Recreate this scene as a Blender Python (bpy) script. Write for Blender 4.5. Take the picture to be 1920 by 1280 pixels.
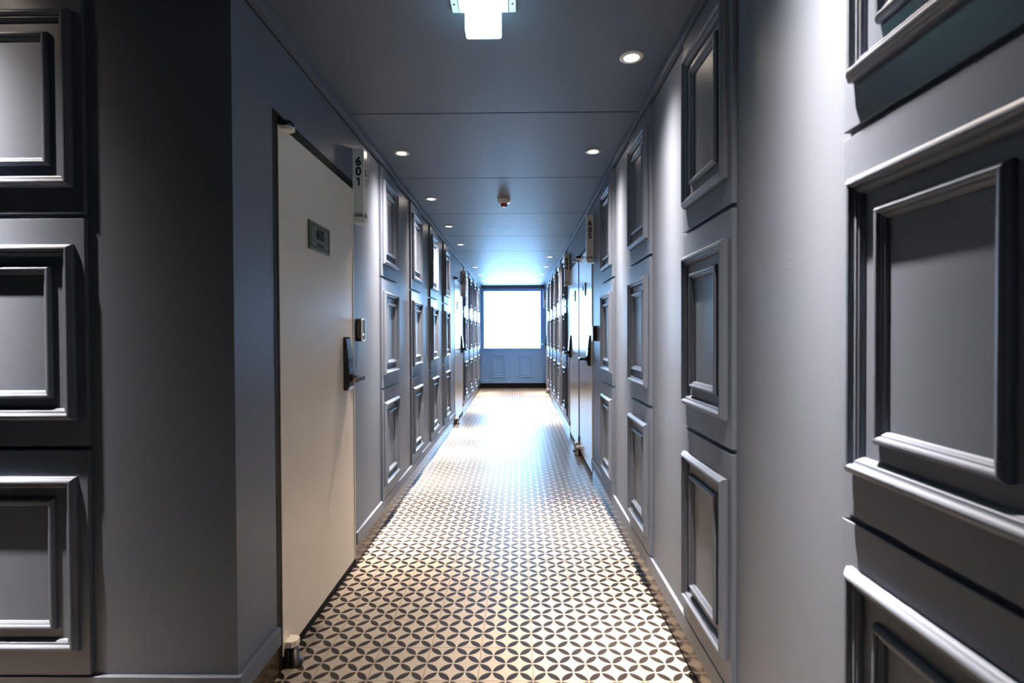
import bpy, bmesh, math
from mathutils import Matrix, Vector
PI = math.pi
for o in list(bpy.data.objects): bpy.data.objects.remove(o)
SC = bpy.context.scene
COL = SC.collection

# ------------------------------------------------------------------ camera
CAM_H = 1.243
cd = bpy.data.cameras.new('camera'); cam = bpy.data.objects.new('camera', cd); COL.objects.link(cam)
cd.sensor_fit = 'HORIZONTAL'; cd.sensor_width = 36.0; cd.lens = 981.9/1920*36
cam.matrix_world = (Matrix.Translation((0, 0, CAM_H)) @ Matrix.Rotation(0.0125, 4, 'Z')
                    @ Matrix.Rotation(PI/2-0.0130, 4, 'X') @ Matrix.Rotation(-0.0043, 4, 'Z'))
cd.clip_start = 0.05; cd.clip_end = 200
cd.dof.use_dof = True; cd.dof.focus_distance = 3.4; cd.dof.aperture_fstop = 4.0
SC.camera = cam

# ------------------------------------------------------------------ view + world
SC.view_settings.view_transform = 'Standard'
SC.view_settings.look = 'None'
SC.view_settings.gamma = 1
SC.view_settings.use_curve_mapping = False
SC.view_settings.exposure = 0.0
WORLD_STRENGTH = 32.0
w = bpy.data.worlds.new('daylight'); SC.world = w; w.use_nodes = True
bg = w.node_tree.nodes['Background']
bg.inputs['Color'].default_value = (0.29, 0.59, 1.0, 1); bg.inputs['Strength'].default_value = WORLD_STRENGTH
pl = bpy.data.lights.new('window_portal', 'AREA'); pl.shape = 'RECTANGLE'; pl.size = 1.36; pl.size_y = 1.37
pl.cycles.is_portal = True
po = bpy.data.objects.new('window_portal', pl); COL.objects.link(po)
po.location = (-0.15, 12.27, 1.585); po.rotation_euler = (-PI/2, 0, 0)

BEAM, CORE = 20.5, 0.034         # downlight: strength and softness of the narrow beam core
SPOT_COL = (1.0, 0.81, 0.65)
EXIT_STRENGTH = 16.0

# ------------------------------------------------------------------ dimensions
XL, XR = -0.885, 0.635          # wall planes
TH = 0.015                      # board thickness
TOEL, TOER = -0.897, 0.647      # recessed skirting
CEIL = 2.38
YF, YE = 1.62, 12.2             # wall that faces the camera at left, end wall
YB, XB = -4.2, -5.4             # behind the camera

# ------------------------------------------------------------------ materials
def mat(name, col, rough=0.5, metal=0.0, spec=0.5, emit=None, es=0.0, bump=None):
    m = bpy.data.materials.new(name); m.use_nodes = True
    nt = m.node_tree; b = nt.nodes['Principled BSDF']
    b.inputs['Base Color'].default_value = (*col, 1)
    b.inputs['Roughness'].default_value = rough
    b.inputs['Metallic'].default_value = metal
    b.inputs['Specular IOR Level'].default_value = spec
    if emit:
        b.inputs['Emission Color'].default_value = (*emit, 1); b.inputs['Emission Strength'].default_value = es
    if bump:
        sc, st = bump
        tc = nt.nodes.new('ShaderNodeTexCoord'); n = nt.nodes.new('ShaderNodeTexNoise'); bp = nt.nodes.new('ShaderNodeBump')
        n.inputs['Scale'].default_value = sc; n.inputs['Detail'].default_value = 6
        bp.inputs['Strength'].default_value = st; bp.inputs['Distance'].default_value = 0.002
        nt.links.new(tc.outputs['Object'], n.inputs['Vector']); nt.links.new(n.outputs['Fac'], bp.inputs['Height'])
        nt.links.new(bp.outputs['Normal'], b.inputs['Normal'])
    return m

def painted(name, c1, c2, rough, scale=2.5, bump=(60, 0.12)):
    m = mat(name, c1, rough, bump=bump); nt = m.node_tree; b = nt.nodes['Principled BSDF']
    tc = nt.nodes.new('ShaderNodeTexCoord'); n = nt.nodes.new('ShaderNodeTexNoise')
    n.inputs['Scale'].default_value = scale; n.inputs['Detail'].default_value = 5
    mx = nt.nodes.new('ShaderNodeMix'); mx.data_type = 'RGBA'
    mx.inputs[6].default_value = (*c1, 1); mx.inputs[7].default_value = (*c2, 1)
    nt.links.new(tc.outputs['Object'], n.inputs['Vector']); nt.links.new(n.outputs['Fac'], mx.inputs[0])
    nt.links.new(mx.outputs[2], b.inputs['Base Color'])
    return m

M = {}
M['wall'] = painted('blue_grey_wall_paint', (0.096, 0.120, 0.170), (0.102, 0.127, 0.178), 0.45)
M['panel'] = painted('blue_grey_panel_paint', (0.090, 0.114, 0.164), (0.096, 0.121, 0.172), 0.42, 4)
M['end_wall'] = painted('end_wall_paint_with_window_glow', (0.22, 0.42, 0.74), (0.235, 0.44, 0.77), 0.45)  # end wall colour lightened and blued to carry the window's glare
M['dark'] = mat('dark_gap', (0.008, 0.009, 0.012), 0.8)
M['black_frame'] = mat('black_door_frame', (0.007, 0.006, 0.007), 0.6, 0.0, 0.25)
M['door'] = painted('cream_gloss_door', (0.76, 0.71, 0.64), (0.78, 0.73, 0.66), 0.2, 3, (25, 0.03))
M['door_edge'] = mat('door_edge_lip', (0.85, 0.80, 0.70), 0.25)
M['black_plastic'] = mat('black_gloss_plastic', (0.012, 0.013, 0.016), 0.14)
M['glass_black'] = mat('black_touch_glass', (0.02, 0.025, 0.032), 0.08)
M['chrome'] = mat('brushed_chrome', (0.62, 0.62, 0.62), 0.22, 1.0)
M['dark_metal'] = mat('tarnished_steel', (0.10, 0.10, 0.10), 0.3, 1.0)
M['beige_metal'] = mat('champagne_metal', (0.55, 0.47, 0.38), 0.25, 0.9)
M['cream_plastic'] = mat('cream_plastic', (0.86, 0.80, 0.70), 0.35)
M['white_plastic'] = mat('white_plastic', (0.80, 0.79, 0.76), 0.4)
M['sign_white'] = mat('sign_white_acrylic', (0.80, 0.79, 0.75), 0.25)
M['letter'] = mat('black_lettering', (0.008, 0.008, 0.008), 0.5)
M['plaque'] = mat('green_bronze_plaque', (0.075, 0.085, 0.055), 0.28, 0.0, 0.5)
M['plaque_line'] = mat('plaque_engraving', (0.012, 0.014, 0.010), 0.8, 0.0, 0.1)
M['red'] = mat('red_lens', (0.24, 0.004, 0.004), 0.15)
M['led'] = mat('white_indicator_lamp', (0.8, 0.9, 0.85), 0.4, emit=(0.85, 1.0, 0.9), es=3.0)
M['lens'] = mat('downlight_lens', (0.9, 0.85, 0.8), 0.4, emit=(1.0, 0.88, 0.76), es=14.0)
M['exit'] = mat('lit_exit_panel', (0.9, 0.95, 0.95), 0.3, emit=(0.45, 0.84, 0.95), es=EXIT_STRENGTH)
M['glow_tinted_frame'] = mat('window_frame_paint_with_glow', (0.20, 0.45, 0.85), 0.4)  # blue window glow put into the frame colour

def skirting_material():
    m = bpy.data.materials.new('polished_brown_skirting'); m.use_nodes = True
    nt = m.node_tree; b = nt.nodes['Principled BSDF']; L = nt.links
    tc = nt.nodes.new('ShaderNodeTexCoord'); n = nt.nodes.new('ShaderNodeTexNoise')
    n.inputs['Scale'].default_value = 22; n.inputs['Detail'].default_value = 6; n.inputs['Distortion'].default_value = 1.2
    r = nt.nodes.new('ShaderNodeValToRGB')
    r.color_ramp.elements[0].position = 0.35; r.color_ramp.elements[0].color = (0.035, 0.022, 0.013, 1)
    r.color_ramp.elements[1].position = 0.7; r.color_ramp.elements[1].color = (0.12, 0.078, 0.045, 1)
    L.new(tc.outputs['Object'], n.inputs['Vector']); L.new(n.outputs['Fac'], r.inputs['Fac'])
    L.new(r.outputs['Color'], b.inputs['Base Color'])
    bp = nt.nodes.new('ShaderNodeBump'); bp.inputs['Strength'].default_value = 0.25; bp.inputs['Distance'].default_value = 0.003
    L.new(n.outputs['Fac'], bp.inputs['Height']); L.new(bp.outputs['Normal'], b.inputs['Normal'])
    b.inputs['Roughness'].default_value = 0.16; b.inputs['Metallic'].default_value = 0.25
    return m
M['skirting'] = skirting_material()

def ceiling_material():
    # satin board with one faint oval water mark around (0, 5.4)
    m = painted('slate_ceiling_paint', (0.068, 0.096, 0.136), (0.073, 0.102, 0.143), 0.52, 1.6)
    nt = m.node_tree; b = nt.nodes['Principled BSDF']; L = nt.links
    src = b.inputs['Base Color'].links[0].from_socket
    tc = nt.nodes.new('ShaderNodeTexCoord'); sp = nt.nodes.new('ShaderNodeSeparateXYZ'); L.new(tc.outputs['Object'], sp.inputs[0])
    def mth(op, a, b2=None):
        n = nt.nodes.new('ShaderNodeMath'); n.operation = op
        for i, v in enumerate((a, b2)):
            if v is None: continue
            if isinstance(v, (int, float)): n.inputs[i].default_value = v
            else: L.new(v, n.inputs[i])
        return n.outputs[0]
    ns = nt.nodes.new('ShaderNodeTexNoise'); ns.inputs['Scale'].default_value = 14; L.new(tc.outputs['Object'], ns.inputs['Vector'])
    x = mth('DIVIDE', mth('ADD', sp.outputs['X'], 0.02), 0.30)
    y = mth('DIVIDE', mth('ADD', sp.outputs['Y'], -5.42), 0.17)
    r = mth('ADD', mth('POWER', mth('ABSOLUTE', x), 4.0), mth('POWER', mth('ABSOLUTE', y), 4.0))
    edge = mth('SUBTRACT', 1.0, mth('MINIMUM', mth('MULTIPLY', mth('ABSOLUTE', mth('SUBTRACT', r, 0.85)), 3.0), 1.0))
    fac = mth('MULTIPLY', mth('MULTIPLY', edge, ns.outputs['Fac']), 1.6)
    mx = nt.nodes.new('ShaderNodeMix'); mx.data_type = 'RGBA'
    L.new(fac, mx.inputs[0]); L.new(src, mx.inputs[6]); mx.inputs[7].default_value = (0.05, 0.062, 0.08, 1)
    L.new(mx.outputs[2], b.inputs['Base Color'])
    return m
M['ceiling'] = ceiling_material()

def floor_material():
    m = bpy.data.materials.new('patterned_cement_tile'); m.use_nodes = True
    nt = m.node_tree; b = nt.nodes['Principled BSDF']; L = nt.links
    tc = nt.nodes.new('ShaderNodeTexCoord'); sp = nt.nodes.new('ShaderNodeSeparateXYZ'); L.new(tc.outputs['Object'], sp.inputs[0])
    def mth(op, a, b2=None, c=None):
        n = nt.nodes.new('ShaderNodeMath'); n.operation = op
        for i, v in enumerate((a, b2, c)):
            if v is None: continue
            if isinstance(v, (int, float)): n.inputs[i].default_value = v
            else: L.new(v, n.inputs[i])
        return n.outputs[0]
    X = mth('ADD', sp.outputs['X'], 0.7524 + 4.0); Y = mth('ADD', sp.outputs['Y'], -0.064 + 4.0)
    s = 0.1                                    # (x+y)/s, (x-y)/s hit integers at the leaf tips
    u = mth('DIVIDE', mth('ADD', X, Y), s); v = mth('DIVIDE', mth('SUBTRACT', X, Y), s)
    fu = mth('FRACT', u); fv = mth('FRACT', mth('ADD', v, 200.0))
    du = mth('MINIMUM', fu, mth('SUBTRACT', 1.0, fu)); dv = mth('MINIMUM', fv, mth('SUBTRACT', 1.0, fv))
    a = mth('MINIMUM', du, dv); bb = mth('MAXIMUM', du, dv)
    p = mth('ADD', a, 0.5); q = mth('SUBTRACT', 0.5, bb)
    d = mth('SQRT', mth('ADD', mth('MULTIPLY', p, p), mth('MULTIPLY', q, q)))
    mr = nt.nodes.new('ShaderNodeMapRange'); mr.clamp = True
    L.new(d, mr.inputs['Value']); mr.inputs['From Min'].default_value = 0.668; mr.inputs['From Max'].default_value = 0.680
    mr.inputs['To Min'].default_value = 1; mr.inputs['To Max'].default_value = 0
    leaf = mr.outputs[0]
    gx = mth('FRACT', mth('DIVIDE', X, 0.2)); gy = mth('FRACT', mth('DIVIDE', Y, 0.2))
    gd = mth('MINIMUM', mth('MINIMUM', gx, mth('SUBTRACT', 1.0, gx)), mth('MINIMUM', gy, mth('SUBTRACT', 1.0, gy)))
    grout = mth('LESS_THAN', gd, 0.0055)
    # wear and tile-to-tile tone
    wn = nt.nodes.new('ShaderNodeTexWhiteNoise'); wn.noise_dimensions = '2D'
    cb = nt.nodes.new('ShaderNodeCombineXYZ'); L.new(mth('FLOOR', mth('DIVIDE', X, 0.2)), cb.inputs[0]); L.new(mth('FLOOR', mth('DIVIDE', Y, 0.2)), cb.inputs[1])
    L.new(cb.outputs[0], wn.inputs['Vector'])
    cm = nt.nodes.new('ShaderNodeMix'); cm.data_type = 'RGBA'; L.new(wn.outputs['Value'], cm.inputs[0])
    cm.inputs[6].default_value = (0.270, 0.241, 0.203, 1); cm.inputs[7].default_value = (0.284, 0.254, 0.215, 1)
    lm = nt.nodes.new('ShaderNodeMix'); lm.data_type = 'RGBA'; L.new(leaf, lm.inputs[0]); L.new(cm.outputs[2], lm.inputs[6])
    lm.inputs[7].default_value = (0.010, 0.008, 0.008, 1)
    gm = nt.nodes.new('ShaderNodeMix'); gm.data_type = 'RGBA'; L.new(grout, gm.inputs[0]); L.new(lm.outputs[2], gm.inputs[6])
    gm.inputs[7].default_value = (0.13, 0.08, 0.045, 1)
    L.new(gm.outputs[2], b.inputs['Base Color'])
    L.new(mth('ADD', mth('MULTIPLY', grout, 0.3), 0.36), b.inputs['Roughness'])
    bp = nt.nodes.new('ShaderNodeBump'); bp.inputs['Strength'].default_value = 0.4; bp.inputs['Distance'].default_value = 0.001
    L.new(mth('SUBTRACT', 1.0, grout), bp.inputs['Height']); L.new(bp.outputs['Normal'], b.inputs['Normal'])
    return m
M['floor'] = floor_material(); M['floor'].node_tree.nodes['Principled BSDF'].inputs['Specular IOR Level'].default_value = 0.38

def glass_material():
    m = bpy.data.materials.new('window_glass'); m.use_nodes = True; nt = m.node_tree; nt.nodes.clear()
    o = nt.nodes.new('ShaderNodeOutputMaterial'); mx = nt.nodes.new('ShaderNodeMixShader')
    t = nt.nodes.new('ShaderNodeBsdfTransparent'); g = nt.nodes.new('ShaderNodeBsdfGlossy'); f = nt.nodes.new('ShaderNodeFresnel')
    g.inputs['Roughness'].default_value = 0.02; f.inputs['IOR'].default_value = 1.45
    nt.links.new(f.outputs[0], mx.inputs[0]); nt.links.new(t.outputs[0], mx.inputs[1]); nt.links.new(g.outputs[0], mx.inputs[2])
    nt.links.new(mx.outputs[0], o.inputs[0]); return m
M['glass'] = glass_material()

# ------------------------------------------------------------------ mesh helpers
def box(bm, x0, x1, y0, y1, z0, z1, mi=0, bev=0.0):
    x0, x1 = sorted((x0, x1)); y0, y1 = sorted((y0, y1)); z0, z1 = sorted((z0, z1))
    r = bmesh.ops.create_cube(bm, size=1, matrix=Matrix.Translation(((x0+x1)/2, (y0+y1)/2, (z0+z1)/2)) @ Matrix.Diagonal((x1-x0, y1-y0, z1-z0, 1)))
    vs = r['verts']; fs = {f for v in vs for f in v.link_faces}
    for f in fs: f.material_index = mi
    if bev:
        es = list({e for v in vs for e in v.link_edges})
        bmesh.ops.bevel(bm, geom=es, offset=bev, segments=2, affect='EDGES', profile=0.5)
def lathe(bm, prof, n=40, mtx=Matrix(), mi=0, smooth=True):
    """prof: (r, z) list; r = 0 closes."""
    rings = []
    for r, z in prof:
        if r < 1e-6: rings.append([bm.verts.new(mtx @ Vector((0, 0, z)))])
        else: rings.append([bm.verts.new(mtx @ Vector((r*math.cos(2*PI*i/n), r*math.sin(2*PI*i/n), z))) for i in range(n)])
    for a, b in zip(rings, rings[1:]):
        for i in range(n):
            j = (i+1) % n
            if len(a) == 1 and len(b) == 1: continue
            if len(a) == 1: f = bm.faces.new((a[0], b[j], b[i]))
            elif len(b) == 1: f = bm.faces.new((a[i], a[j], b[0]))
            else: f = bm.faces.new((a[i], a[j], b[j], b[i]))
            f.smooth = smooth; f.material_index = mi
def prism(bm, pts, h0, h1, plane='xz', mi=0, bev=0.0):
    """extrude the 2-D outline pts between h0 and h1 along the third axis"""
    def P(a, b, h): return Vector((a, h, b)) if plane == 'xz' else (Vector((h, a, b)) if plane == 'yz' else Vector((a, b, h)))
    A = [bm.verts.new(P(a, b, h0)) for a, b in pts]; B = [bm.verts.new(P(a, b, h1)) for a, b in pts]
    fs = [bm.faces.new(A), bm.faces.new(list(reversed(B)))]
    n = len(pts)
    for i in range(n): fs.append(bm.faces.new((A[i], B[i], B[(i+1) % n], A[(i+1) % n])))
    for f in fs: f.material_index = mi
    if bev:
        es = list(fs[0].edges)+list(fs[1].edges)
        bmesh.ops.bevel(bm, geom=es, offset=bev, segments=2, affect='EDGES', profile=0.5)
def rrect(w, h, r, cx=0, cz=0, n=6):
    out = []
    for sx, sz, a0 in ((1, 1, 0), (-1, 1, 90), (-1, -1, 180), (1, -1, 270)):
        for k in range(n+1):
            a = math.radians(a0+90*k/n); out.append((cx+sx*(w/2-r)+r*math.cos(a), cz+sz*(h/2-r)+r*math.sin(a)))
    return out
def finish(name, bm, mats, parent=None, loc=(0, 0, 0), rotz=0.0):
    bmesh.ops.recalc_face_normals(bm, faces=bm.faces)
    me = bpy.data.meshes.new(name); bm.to_mesh(me); bm.free()
    for m in (mats if isinstance(mats, (list, tuple)) else [mats]): me.materials.append(m)
    o = bpy.data.objects.new(name, me); COL.objects.link(o)
    o.location = loc; o.rotation_euler = (0, 0, rotz)
    if parent: o.parent = parent
    return o
def thing(name, label, cat, loc=(0, 0, 0), rotz=0.0, group=None):
    o = bpy.data.objects.new(name, None); COL.objects.link(o); o.empty_display_size = 0.05
    o.location = loc; o.rotation_euler = (0, 0, rotz); tag(o, label, cat, group); return o
def tag(o, label=None, cat=None, group=None, kind=None):
    if label: o['label'] = label
    if cat: o['category'] = cat
    if group: o['group'] = group
    if kind: o['kind'] = kind
    return o
def dup(root, loc, rotz, label, group=None):
    r = root.copy(); COL.objects.link(r); r.location = loc; r.rotation_euler = (0, 0, rotz); r['label'] = label
    if group: r['group'] = group
    for ch in list(root.children):
        c = ch.copy(); COL.objects.link(c); c.parent = r
        for g in list(ch.children):
            d = g.copy(); COL.objects.link(d); d.parent = c
    return r
def text_mesh(name, body, size, m, parent, loc, rotz=0.0, bold=0.0, depth=0.0006, spacing=1.0, label=None, sx=1.0):
    """upright lettering in the local XZ plane, facing -Y, made into a mesh"""
    cu = bpy.data.curves.new(name, 'FONT'); cu.body = body; cu.size = size; cu.align_x = 'CENTER'; cu.align_y = 'CENTER'
    cu.offset = bold; cu.extrude = depth/2; cu.space_line = spacing; cu.resolution_u = 4
    t = bpy.data.objects.new(name, cu); COL.objects.link(t)
    dg = bpy.context.evaluated_depsgraph_get(); dg.update()
    me = bpy.data.meshes.new_from_object(t.evaluated_get(dg)); bpy.data.objects.remove(t)
    me.transform(Matrix.Rotation(PI/2, 4, 'X') @ Matrix.Diagonal((sx, 1, 1, 1)))
    me.name = name; me.materials.clear(); me.materials.append(m)
    o = bpy.data.objects.new(name, me); COL.objects.link(o)
    o.parent = parent; o.location = loc; o.rotation_euler = (0, 0, rotz)
    if label: o['label'] = label
    return o

# ------------------------------------------------------------------ doors' places on the walls
DOORZ = 2.022; FRZ = 2.066; FR = 0.038
LD = [(1.925, 2.79, 'near'), (7.25, 8.20, 'near')]            # left wall: y0, y1, hinge side
RD = [(4.50, 5.42, 'far'), (5.54, 6.46, 'near'), (11.05, 11.95, 'near')]
def opening(d):                                               # the hole: the frame shows on hinge side and head
    y0, y1, h = d
    return (y0-FR, y1+0.004) if h == 'near' else (y0-0.004, y1+FR)
LO = [opening(d) for d in LD]; RO = [opening(d) for d in RD]

# ------------------------------------------------------------------ the shell
bm = bmesh.new(); box(bm, XB-.1, XR+.12, YB-.1, YE+.2, -0.1, 0.0)
fl = tag(finish('floor', bm, M['floor']), 'cream floor tiles with dark leaf pattern along the whole corridor', kind='structure')

# ceiling: boards with dark open joints every 1.11 m
bm = bmesh.new()
js = [YB-.1] + [2.70+1.112*k for k in range(-7, 9)] + [YE+.2]
js = sorted(set(j for j in js if YB-.1 <= j <= YE+.2))
for a, b_ in zip(js, js[1:]):
    box(bm, XB-.1, XR+.12, a+0.0042, b_-0.0042, CEIL, CEIL+0.02, 0, 0.001)
box(bm, XB-.1, XR+.12, YB-.1, YE+.2, CEIL+0.02, CEIL+0.1, 1)
tag(finish('ceiling', bm, [M['ceiling'], M['dark']]), 'slate grey ceiling boards with thin dark cross joints', kind='structure')

def long_wall(name, xa, xb, y0, y1, holes, label):
    bm = bmesh.new(); y = y0
    for h0, h1 in holes:
        box(bm, xa, xb, y, h0, 0.0, CEIL); box(bm, xa, xb, h0, h1, FRZ, CEIL); y = h1
    box(bm, xa, xb, y, y1, 0.0, CEIL)
    bmesh.ops.remove_doubles(bm, verts=bm.verts, dist=1e-5)
    return tag(finish(name, bm, M['wall']), label, kind='structure')
long_wall('wall_left', XL-.12, XL, YF+.001, YE, LO, 'blue grey left wall of the corridor')
long_wall('wall_right', XR, XR+.12, YB, YE, RO, 'blue grey right wall of the corridor')
bm = bmesh.new(); box(bm, XB, XL-.121, YF+.001, YF+.12, 0, CEIL); box(bm, XL-.121, XL, YF, YF+.0009, 0, CEIL)
box(bm, XB, XL-.121, YF, YF+.001, 0, CEIL)
tag(finish('wall_front', bm, M['wall']), 'dark blue grey wall stub facing the camera at left', kind='structure')
bm = bmesh.new(); box(bm, XB-.1, XR+.12, YB-.1, YB, 0, CEIL)
tag(finish('wall_back', bm, M['wall']), 'blue grey wall behind the camera', kind='structure')
bm = bmesh.new(); box(bm, XB-.1, XB, YB, YF+.12, 0, CEIL)
tag(finish('wall_side', bm, M['wall']), 'blue grey wall of the lobby at left', kind='structure')

# end wall with the window opening
WX0, WX1, WZ0, WZ1 = -0.835, 0.545, 0.90, 2.285
bm = bmesh.new()
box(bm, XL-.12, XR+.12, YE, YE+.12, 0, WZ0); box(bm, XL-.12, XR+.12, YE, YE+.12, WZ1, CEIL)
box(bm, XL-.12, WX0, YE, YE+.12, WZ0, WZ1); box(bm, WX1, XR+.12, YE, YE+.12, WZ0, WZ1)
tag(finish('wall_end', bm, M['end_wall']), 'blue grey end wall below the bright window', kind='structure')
win = thing('window_1', None, None, ((WX0+WX1)/2, YE+.05, WZ0)); win['kind'] = 'structure'; win['label'] = 'large bright window filling the end of the corridor'
ww, wh = WX1-WX0, WZ1-WZ0
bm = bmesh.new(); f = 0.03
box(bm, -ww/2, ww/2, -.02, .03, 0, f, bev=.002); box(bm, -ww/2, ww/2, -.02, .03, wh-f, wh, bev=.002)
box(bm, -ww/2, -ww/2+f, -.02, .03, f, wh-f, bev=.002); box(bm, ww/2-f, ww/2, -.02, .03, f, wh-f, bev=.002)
finish('window_frame', bm, M['glow_tinted_frame'], win)
bm = bmesh.new(); box(bm, -ww/2+f, ww/2-f, .004, .008, f, wh-f); finish('pane', bm, M['glass'], win)
bm = bmesh.new(); box(bm, -ww/2+.001, ww/2-.001, -.075, -.021, 0.0, .014, bev=.002); finish('window_sill', bm, M['glow_tinted_frame'], win)
bm = bmesh.new(); box(bm, -.60, -.52, -.045, -.030, .018, .032, bev=.003); box(bm, -.57, -.55, -.032, -.02, .012, .038, bev=.002); finish('window_handle', bm, M['chrome'], win)

# recessed skirting, projecting baseboard and top rail
SZ, BZ, RZ = 0.115, 0.180, 2.338
def runs(y0, y1, holes):
    out = []; y = y0
    for a, b_ in holes: out.append((y, a)); y = b_
    out.append((y, y1)); return out
bm = bmesh.new()
for a, b_ in runs(YF-TH, YE, LO): box(bm, XL, XL+TH, a, b_, SZ, BZ, bev=.0015)
tag(finish('baseboard_left', bm, M['panel']), 'blue grey projecting baseboard along the left corridor wall', kind='structure')
bm = bmesh.new()
for a, b_ in runs(YB, YE, RO): box(bm, XR-TH, XR, a, b_, SZ, BZ, bev=.0015)
tag(finish('baseboard_right', bm, M['panel']), 'blue grey projecting baseboard along the right corridor wall', kind='structure')
bm = bmesh.new(); box(bm, XB, XL, YF-TH, YF-.0002, SZ, BZ, bev=.0015)
tag(finish('baseboard_front', bm, M['panel']), 'dark baseboard under the wall stub facing the camera', kind='structure')
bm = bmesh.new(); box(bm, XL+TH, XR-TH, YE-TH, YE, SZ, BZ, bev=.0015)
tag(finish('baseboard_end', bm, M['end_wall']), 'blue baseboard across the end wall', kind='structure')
# skirting: a strip just proud of the wall plane, under the baseboard overhang
def strip(name, rng, label):
    bm = bmesh.new()
    for r in rng: box(bm, *r)
    tag(finish(name, bm, M['skirting']), label, kind='structure')
strip('trim_1', [(XL, XL+.004, a, b_, 0.0, SZ-.001) for a, b_ in runs(YF-.004, YE-.004, LO)], 'polished brown skirting strip at the foot of the left wall')
strip('trim_2', [(XR-.004, XR, a, b_, 0.0, SZ-.001) for a, b_ in runs(YB, YE-.004, RO)], 'polished brown skirting strip at the foot of the right wall')
bm = bmesh.new(); box(bm, XB, XL, YF-.004, YF-.0002, 0, SZ-.001)
tag(finish('trim_3', bm, M['black_frame']), 'black skirting under the wall stub facing the camera', kind='structure')
bm = bmesh.new(); box(bm, XL+.004, XR-.004, YE-.004, YE, 0, SZ-.001)
tag(finish('trim_4', bm, M['black_frame']), 'black skirting under the end wall', kind='structure')
bm = bmesh.new(); box(bm, XL, XL+.030, YF-.02, YE, RZ, CEIL-.0005, bev=.0015); box(bm, XL, XL+.002, YF, YE-.06, RZ-.007, RZ-.0002, 1)
tag(finish('trim_5', bm, [M['panel'], M['dark']]), 'blue grey rail where left wall meets ceiling', kind='structure')
bm = bmesh.new(); box(bm, XR-.023, XR, YB, YE, RZ, CEIL-.0005, bev=.0015); box(bm, XR-.002, XR, YB, YE-.06, RZ-.007, RZ-.0002, 1)
tag(finish('trim_6', bm, [M['panel'], M['dark']]), 'blue grey rail where right wall meets ceiling', kind='structure')
bm = bmesh.new(); box(bm, XB, XL, YF-.02, YF-.0002, RZ, CEIL-.0005, bev=.0015)
tag(finish('trim_7', bm, M['panel']), 'dark rail above the wall stub facing the camera', kind='structure')
bm = bmesh.new(); box(bm, XL+.031, XR-.024, YE-.05, YE, 2.315, CEIL-.0005, bev=.0015)
tag(finish('trim_8', bm, M['ceiling']), 'slate rail above the end window', kind='structure')

# ------------------------------------------------------------------ moulded wall panels
def frame_mesh(bm, w, h, z0, prof, base=-TH):
    """mitred moulding: prof = (inset, protrusion); ring closed at the back"""
    rings = []
    for d, p in prof:
        x = w/2-d; a = z0+d; b_ = z0+h-d; y = base-p
        rings.append([bm.verts.new((x, y, a)), bm.verts.new((x, y, b_)), bm.verts.new((-x, y, b_)), bm.verts.new((-x, y, a))])
    for r, s in zip(rings, rings[1:]+rings[:1]):
        for i in range(4):
            j = (i+1) % 4; bm.faces.new((r[i], r[j], s[j], s[i]))
OUT = [(0, 0), (0, .009), (.002, .013), (.005, .0155), (.008, .0195), (.011, .0215), (.0145, .022), (.018, .0205), (.0205, .017),
       (.0215, .0135), (.025, .0125), (.028, .0125), (.030, .010), (.0325, .0085), (.035, .0045), (.036, 0)]
INN = [(0, 0), (0, .006), (.002, .010), (.005, .0135), (.0085, .0148), (.012, .014), (.0145, .0115), (.0155, .009), (.0185, .0085),
       (.0205, .0065), (.023, .005), (.0245, .0025), (.025, 0)]
PW, PH, PITCH = 0.45, 0.704, 0.718
def build_panel(label, loc, rotz, pw=PW, ph=PH, ow=.39, oh=.542, iw=.248, ih=.408, group=None, m='panel'):
    t = thing('wall_panel', label, 'wall panel', loc, rotz, group); t['kind'] = 'thing'
    bm = bmesh.new(); box(bm, -pw/2, pw/2, -TH, 0, 0, ph, bev=.0012); finish('board', bm, M[m], t)
    bm = bmesh.new(); frame_mesh(bm, ow, oh, (ph-oh)/2, OUT); finish('outer_molding', bm, M[m], t)
    bm = bmesh.new(); frame_mesh(bm, iw, ih, (ph-ih)/2, INN); finish('inner_molding', bm, M[m], t)
    return t
TIER = ['bottom', 'middle', 'top']
proto = None
GRP = 'moulded panels stacked three high along the corridor walls'
def column(x, y, rotz, words):
    global proto
    for k in range(3):
        lab = f'{TIER[k]} blue grey panel of {words}'
        loc = (x, y, BZ+.006+PITCH*k)
        if proto is None: proto = build_panel(lab, loc, rotz, group=GRP)
        else: dup(proto, loc, rotz, lab, GRP)
RW = ['the column nearest the camera, right wall', 'the second column from the camera, right wall', 'the third column from the camera, right wall',
      'the right wall column just before sign 605', 'the first right wall column beyond sign 604', 'the second right wall column beyond sign 604',
      'the third right wall column beyond sign 604', 'the fourth right wall column beyond sign 604', 'the last right wall column before the far door']
for yc, wd in zip([0.785, 1.755, 2.71, 3.67, 7.05, 7.98, 8.93, 9.88, 10.77], RW): column(XR, yc, -PI/2, wd)
LW = ['the first left wall column beyond sign 601', 'the second left wall column beyond sign 601', 'the third left wall column beyond sign 601',
      'the left wall column just before sign 602', 'the first left wall column beyond sign 602', 'the second left wall column beyond sign 602',
      'the third left wall column beyond sign 602', 'the last left wall column before the window']
for yc, wd in zip([3.55, 4.475, 5.41, 6.35, 8.62, 9.53, 10.43, 11.32], LW): column(XL, yc, PI/2, wd)
column(-1.565, YF, 0.0, 'the dark column facing the camera at far left')
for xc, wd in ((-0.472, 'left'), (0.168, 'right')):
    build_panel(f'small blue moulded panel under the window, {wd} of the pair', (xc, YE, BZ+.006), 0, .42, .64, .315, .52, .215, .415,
                'pair of small panels under the window', 'end_wall')

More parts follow.
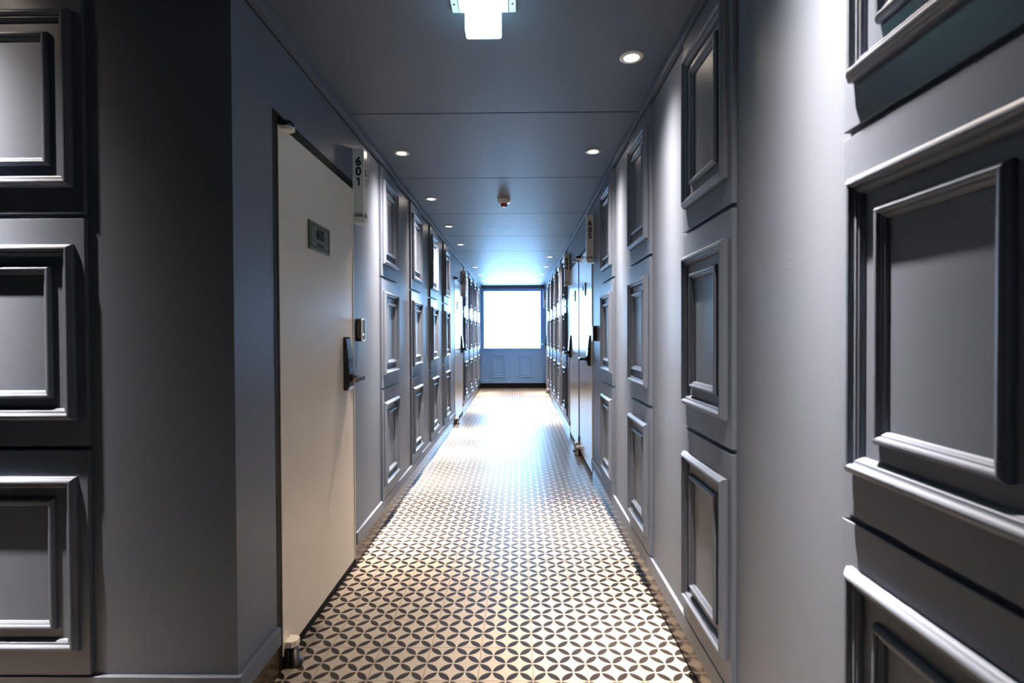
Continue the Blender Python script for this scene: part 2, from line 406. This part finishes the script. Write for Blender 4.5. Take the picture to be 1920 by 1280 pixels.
# ------------------------------------------------------------------ doors
def lock_parts(t, x, z, arm):
    """digital lock on local face y = 0 (facing -Y), lever arm pointing to arm (+1/-1) along x"""
    bm = bmesh.new()
    pts = [(0, .965), (-.026, .965), (-.034, .985), (-.034, 1.05), (-.026, 1.16), (-.018, 1.225), (-.010, 1.235), (0, 1.235)]
    prism(bm, [(a, b_) for a, b_ in pts], x-.038, x+.038, 'yz', 0, .003)
    lk = finish('digital_lock', bm, M['black_plastic'], t); lk['label'] = 'glossy black digital lock body'
    bm = bmesh.new(); box(bm, x-.030, x+.030, -.0300, -.0245, 1.075, 1.125); box(bm, x-.029, x+.029, -.0215, -.017, 1.14, 1.20)
    finish('touch_plate', bm, M['glass_black'], lk)
    bm = bmesh.new(); box(bm, x-.028, x+.028, -.0275, -.022, 1.128, 1.131); box(bm, x-.026, x+.026, -.0335, -.028, 1.068, 1.070)
    finish('trim_line', bm, M['chrome'], lk)
    bm = bmesh.new()
    lathe(bm, [(0, 0), (.019, 0), (.019, .012), (.013, .016), (.011, .05), (0, .05)], 24, Matrix.Translation((x, -.032, 1.025)) @ Matrix.Rotation(PI/2, 4, 'X'))
    finish('lever_neck', bm, M['black_plastic'], lk)
    bm = bmesh.new(); box(bm, *(sorted((x-arm*.014, x+arm*.115))), -.098, -.078, 1.013, 1.037, bev=.003)
    finish('lever_handle', bm, M['black_plastic'], lk)
    bm = bmesh.new(); box(bm, *(sorted((x+arm*.1152, x+arm*.119))), -.097, -.079, 1.014, 1.036, bev=.001)
    box(bm, *(sorted((x, x+arm*.11))), -.0995, -.098, 1.024, 1.027)
    finish('lever_cap', bm, M['beige_metal'], lk)['label'] = 'champagne metal lever cap'
def door(n, side, d, number, label, plaque=True):
    """local frame: x along the wall, face at y = 0 looking to -Y, hinge side given"""
    y0, y1, hinge = d; W = y1-y0; yc = (y0+y1)/2
    x, rot = (XL, PI/2) if side == 'L' else (XR, -PI/2)
    # rot +90: local +x -> world +y ; rot -90: local +x -> world -y
    s = 1 if side == 'L' else -1
    hs = (-1 if hinge == 'near' else 1)*s          # hinge towards local x sign
    t = bpy.data.objects.new(f'door_{n}', None); COL.objects.link(t); t.location = (x, yc, 0); t.rotation_euler = (0, 0, rot)
    tag(t, label, kind='structure')
    bm = bmesh.new(); box(bm, -W/2+.001, W/2-.001, -.0035, .036, .045, DOORZ, bev=.0015); finish('door_leaf', bm, M['door'], t)
    # latch-side lip
    bm = bmesh.new(); a = -hs*(W/2-.001); box(bm, a, a+hs*.010, -.0075, -.0036, .045, DOORZ, bev=.001)
    finish('edge_lip', bm, M['door_edge'], t)
    # frame: jamb at the hinge side, head, threshold and back panel
    bm = bmesh.new(); e = hs*(W/2)
    box(bm, e, e+hs*(FR-.001), -.001, .06, 0, FRZ-.001); box(bm, -W/2, W/2, -.001, .06, DOORZ+.001, FRZ-.001)
    box(bm, -W/2, W/2, .037, .06, 0, DOORZ); box(bm, -W/2, W/2, .006, .036, 0, .042)
    finish('door_frame', bm, M['black_frame'], t)
    lock_parts(t, -hs*(W/2-.130), 0, hs)
    # top and bottom pivots
    for nm, z0, z1 in (('top_pivot', 2.008, 2.022), ('floor_pivot', .072, .096)):
        px = hs*(W/2-.035)
        bm = bmesh.new()
        prism(bm, [(px-.026, -.004), (px-.026, -.030), (px-.014, -.046), (px+.014, -.046), (px+.026, -.030), (px+.026, -.004)], z0, z1, 'xy', 0, .002)
        pv = finish(nm, bm, M['cream_plastic'], t)
        bm = bmesh.new()
        if nm == 'top_pivot':
            lathe(bm, [(0, z1), (.026, z1), (.026, z1+.012), (.018, z1+.022), (0, z1+.022)], 24, Matrix.Translation((px, -.022, 0)))
            box(bm, px-.03, px+.03, -.012, 0.0, z1, z1+.03, bev=.002)
        else:
            lathe(bm, [(0, .0), (.034, .0), (.034, .008), (.020, .016), (.015, .0715), (0, .0715)], 24, Matrix.Translation((px, -.028, 0)))
            box(bm, px-.03, px+.03, -.02, -.004, .0, .066, bev=.002)
        finish('pivot_body', bm, M['dark_metal'] if nm == 'floor_pivot' else M['black_plastic'], pv)
    if plaque:
        px = hs*(W/2-.382)
        bm = bmesh.new(); box(bm, px-.118, px+.118, -.0125, -.0036, 1.610, 1.730, bev=.0015)
        pq = finish('number_plaque', bm, M['plaque'], t); pq['label'] = 'dark green bronze number plaque'
        bm = bmesh.new()
        for (w2, h2, lw) in ((.206, .096, .0022),):
            for q in (box(bm, px-w2/2, px+w2/2, -.0131, -.0124, 1.67+h2/2-lw, 1.67+h2/2), box(bm, px-w2/2, px+w2/2, -.0131, -.0124, 1.67-h2/2, 1.67-h2/2+lw),
                      box(bm, px-w2/2, px-w2/2+lw, -.0131, -.0124, 1.67-h2/2+lw, 1.67+h2/2-lw), box(bm, px+w2/2-lw, px+w2/2, -.0131, -.0124, 1.67-h2/2+lw, 1.67+h2/2-lw)): pass
        for zz, hw in ((1.640, .045), (1.632, .035)): box(bm, px-hw, px+hw, -.0131, -.0124, zz, zz+.004)
        finish('engraved_border', bm, M['plaque_line'], pq)
        text_mesh('plaque_number', number, .060, M['plaque_line'], pq, (px, -.0128, 1.682), bold=.0022)
    return t
door(1, 'L', LD[0], '603', 'large cream door in the left foreground with a dark number plaque')
door(2, 'L', LD[1], '602', 'distant cream door beside sign 602 on the left wall')
door(3, 'R', RD[0], '605', 'glossy white door beside sign 605 on the right wall')
door(4, 'R', RD[1], '604', 'glossy white door beside sign 604 on the right wall')
door(5, 'R', RD[2], '606', 'farthest white door on the right wall next to the window', plaque=False)

# ------------------------------------------------------------------ room number sign boxes
def sign(side, y, number, label, z=1.845):
    x = XL if side == 'L' else XR
    t = thing('room_sign', label, 'room sign', (x, y, z), 0, 'projecting room number signs')
    s = 1 if side == 'L' else -1            # outwards along x
    bm = bmesh.new(); box(bm, 0.0, s*.062, 0, .062, 0, .398, bev=.004); finish('sign_box', bm, M['sign_white'], t)
    bm = bmesh.new(); box(bm, 0.0, s*.004, -.006, .068, -.003, .401, bev=.001); finish('back_plate', bm, M['chrome'], t)
    for nm, lx, ly, rz in (('front', s*.033, -.0004, 0), ('side', s*.0624, .033, s*PI/2)):
        for k, ch in enumerate(number):
            if ch == '1':
                bm = bmesh.new(); prism(bm, [(-.0115, .0165), (-.0035, .0215), (.0065, .0215), (.0065, -.0215), (-.0015, -.0215), (-.0015, .0120), (-.0115, .0085)], -.0003, .0003, 'xz')
                d = finish('digit', bm, M['letter'], t, (lx, ly, .325-.053*k), rz); continue
            text_mesh('digit', ch, .062, M['letter'], t, (lx, ly, .325-.053*k), rz, bold=.0024, sx=.98)
        text_mesh('hotel_lettering', 'HOTEL\nNUMBER', .0125, M['letter'], t, (lx, ly, .042), rz, bold=.0004, spacing=.85)
    return t
sign('L', 2.80, '601', 'white box sign numbered 601 beside the cream foreground door')
sign('L', 8.215, '602', 'small distant white box sign numbered 602 on the left wall')
sign('R', 4.40, '605', 'white box sign numbered 605 on the right wall')
sign('R', 6.50, '604', 'white box sign numbered 604 beyond sign 605')
sign('R', 11.98, '606', 'tiny farthest white box sign next to the end window')

# ------------------------------------------------------------------ door bells / card readers
def reader(side, y, z, label):
    x = XL if side == 'L' else XR; rot = PI/2 if side == 'L' else -PI/2
    t = thing('doorbell', label, 'doorbell', (x, y, z), rot, 'doorbells beside the doors')
    bm = bmesh.new(); prism(bm, rrect(.066, .125, .020, 0, .0625), -.030, 0, 'xz', 0, .003); finish('housing', bm, M['black_plastic'], t)
    bm = bmesh.new()
    A = rrect(.066, .125, .020, 0, .0625); B = rrect(.052, .111, .014, 0, .0625)
    n = len(A); q = [[bm.verts.new((a, yy, b_)) for a, b_ in P] for P, yy in ((A, -.0302), (A, -.036), (B, -.036), (B, -.0302))]
    for r, s2 in zip(q, q[1:]+q[:1]):
        for i in range(n): bm.faces.new((r[i], r[(i+1) % n], s2[(i+1) % n], s2[i]))
    finish('rim', bm, M['cream_plastic'], t)['label'] = 'cream rim'
    bm = bmesh.new(); prism(bm, rrect(.051, .110, .013, 0, .0625), -.0335, -.0302, 'xz'); finish('face_plate', bm, M['glass_black'], t)
    bm = bmesh.new(); lathe(bm, [(0, 0), (.005, 0), (.005, .0015), (0, .002)], 16, Matrix.Translation((0, -.0336, .038)) @ Matrix.Rotation(PI/2, 4, 'X')); finish('indicator_light', bm, M['led'], t)
    return t
reader('L', 2.865, 1.210, 'black doorbell with cream rim beside the cream foreground door')
reader('R', 4.285, 1.188, 'dark doorbell with cream rim beside the door under sign 605')

# ------------------------------------------------------------------ downlights
def lamp_data():
    l = bpy.data.lights.new('downlight_beam', 'SPOT'); l.energy = 1.0; l.spot_size = math.radians(172); l.spot_blend = 0.15; l.shadow_soft_size = 0.012
    l.color = SPOT_COL; l.use_nodes = True; nt = l.node_tree; em = nt.nodes['Emission']
    tc = nt.nodes.new('ShaderNodeTexCoord'); sp = nt.nodes.new('ShaderNodeSeparateXYZ'); nt.links.new(tc.outputs['Normal'], sp.inputs[0])
    def mth(op, a, b2=None):
        n = nt.nodes.new('ShaderNodeMath'); n.operation = op
        for i, v in enumerate((a, b2)):
            if v is None: continue
            if isinstance(v, (int, float)): n.inputs[i].default_value = v
            else: nt.links.new(v, n.inputs[i])
        return n.outputs[0]
    c = mth('ABSOLUTE', sp.outputs['Z'])
    c2 = mth('MAXIMUM', mth('MULTIPLY', c, c), 0.0004)
    tan2 = mth('DIVIDE', mth('SUBTRACT', 1.0, c2), c2)
    s = mth('DIVIDE', BEAM, mth('POWER', mth('ADD', mth('MAXIMUM', tan2, 0.0), CORE), 1.5))
    s = mth('DIVIDE', s, mth('ADD', 1.0, mth('MULTIPLY', mth('MULTIPLY', tan2, tan2), 2.0)))   # reflector cut-off
    s = mth('ADD', s, 0.5)
    nt.links.new(s, em.inputs['Strength'])
    return l
LAMP = lamp_data()
first = None
def downlight(x, y, words):
    global first
    lab = f'round recessed downlight, {words}'; grp = 'round recessed downlights in the ceiling'
    if first is not None:
        return dup(first, (x, y, CEIL), 0, lab, grp)
    t = thing('downlight', lab, 'downlight', (x, y, CEIL), 0, grp)
    bm = bmesh.new(); lathe(bm, [(.0485, 0), (.0485, -.003), (.045, -.0055), (.036, -.0065), (.031, -.005), (.029, -.001), (.029, 0)], 48)
    finish('trim_ring', bm, M['cream_plastic'], t)
    bm = bmesh.new(); lathe(bm, [(0, -.0045), (.020, -.004), (.0285, -.002), (.0285, -.0005)], 40)
    finish('lens', bm, M['lens'], t)
    b_ = bpy.data.objects.new('bulb', LAMP); COL.objects.link(b_); b_.parent = t; b_.location = (0, 0, -.012)
    first = t
    return t
LS, L0 = 1.104, -0.038
RN = {1: 'overhead at right, above the nearest panel column', 2: 'largest one in view near the top right', 3: 'second in view on the right side', 7: 'right row, just beyond sign 604',
      8: 'right row, second beyond sign 604', 9: 'right row, last but one before the window', 10: 'right row, closest to the window'}
LN = {3: 'nearest one in view on the left side', 4: 'left row, second from the camera', 5: 'left row, third from the camera', 6: 'left row, fourth from the camera',
      8: 'left row, first beyond sign 602', 9: 'left row, last but one before the window', 10: 'left row, closest to the window'}
for n, wd in RN.items(): downlight(0.468, L0+LS*n, wd)
for n, wd in LN.items(): downlight(-0.724, L0+LS*n, wd)
downlight(-1.72, 1.43, 'above the dark panel column at far left, outside the frame')

# ------------------------------------------------------------------ exit light
t = thing('exit_light', 'glowing white exit light hanging from the ceiling at top centre', 'exit light', (-.115, 1.80, CEIL))
bm = bmesh.new(); box(bm, -.112, .112, -.14, .045, -.012, 0, bev=.003); finish('ceiling_plate', bm, M['white_plastic'], t)
bm = bmesh.new(); box(bm, -.085, .085, -.14, .036, -.018, -.0121, bev=.003); finish('cover', bm, M['white_plastic'], t)
for sx in (-1, 1):
    bm = bmesh.new(); lathe(bm, [(0, -.0145), (.003, -.0145), (.0035, -.012), (0, -.012)], 16, Matrix.Translation((sx*.099, -.005, 0))); finish('screw', bm, M['dark'], t)
bm = bmesh.new(); prism(bm, rrect(.121, .096, .006, 0, -.0665), -.022, .022, 'xz', 0, .002); finish('lit_panel', bm, M['exit'], t)

# ------------------------------------------------------------------ fire detector
t = thing('fire_detector', 'round cream fire detector with red ring on the ceiling', 'fire detector', (-.118, 4.42, CEIL))
bm = bmesh.new(); lathe(bm, [(.054, 0), (.054, -.012), (.050, -.026), (.040, -.034), (.030, -.036), (0, -.036)], 40); finish('base', bm, M['cream_plastic'], t)
bm = bmesh.new(); lathe(bm, [(0, -.036), (.027, -.036), (.028, -.048), (.025, -.058), (0, -.058)], 32); finish('red_ring', bm, M['red'], t)['label'] = 'dark red ring'
bm = bmesh.new(); lathe(bm, [(0, -.058), (.024, -.058), (.022, -.064), (.012, -.066), (0, -.066)], 32); finish('sensor_cap', bm, M['white_plastic'], t)
bm = bmesh.new(); lathe(bm, [(0, 0), (.005, 0), (.005, .006), (0, .008)], 12, Matrix.Translation((.042, -.012, -.030)) @ Matrix.Rotation(PI, 4, 'X')); finish('indicator_light', bm, M['led'], t)

# ------------------------------------------------------------------ small white stop on the end baseboard
bm = bmesh.new(); lathe(bm, [(0, 0), (.016, 0), (.016, .006), (.010, .012), (0, .013)], 24, Matrix.Rotation(PI/2, 4, 'X'))
tag(finish('door_stop', bm, M['white_plastic'], None, (-.219, YE-TH, .140)), 'tiny white round stop on the baseboard under the window', 'door stop')
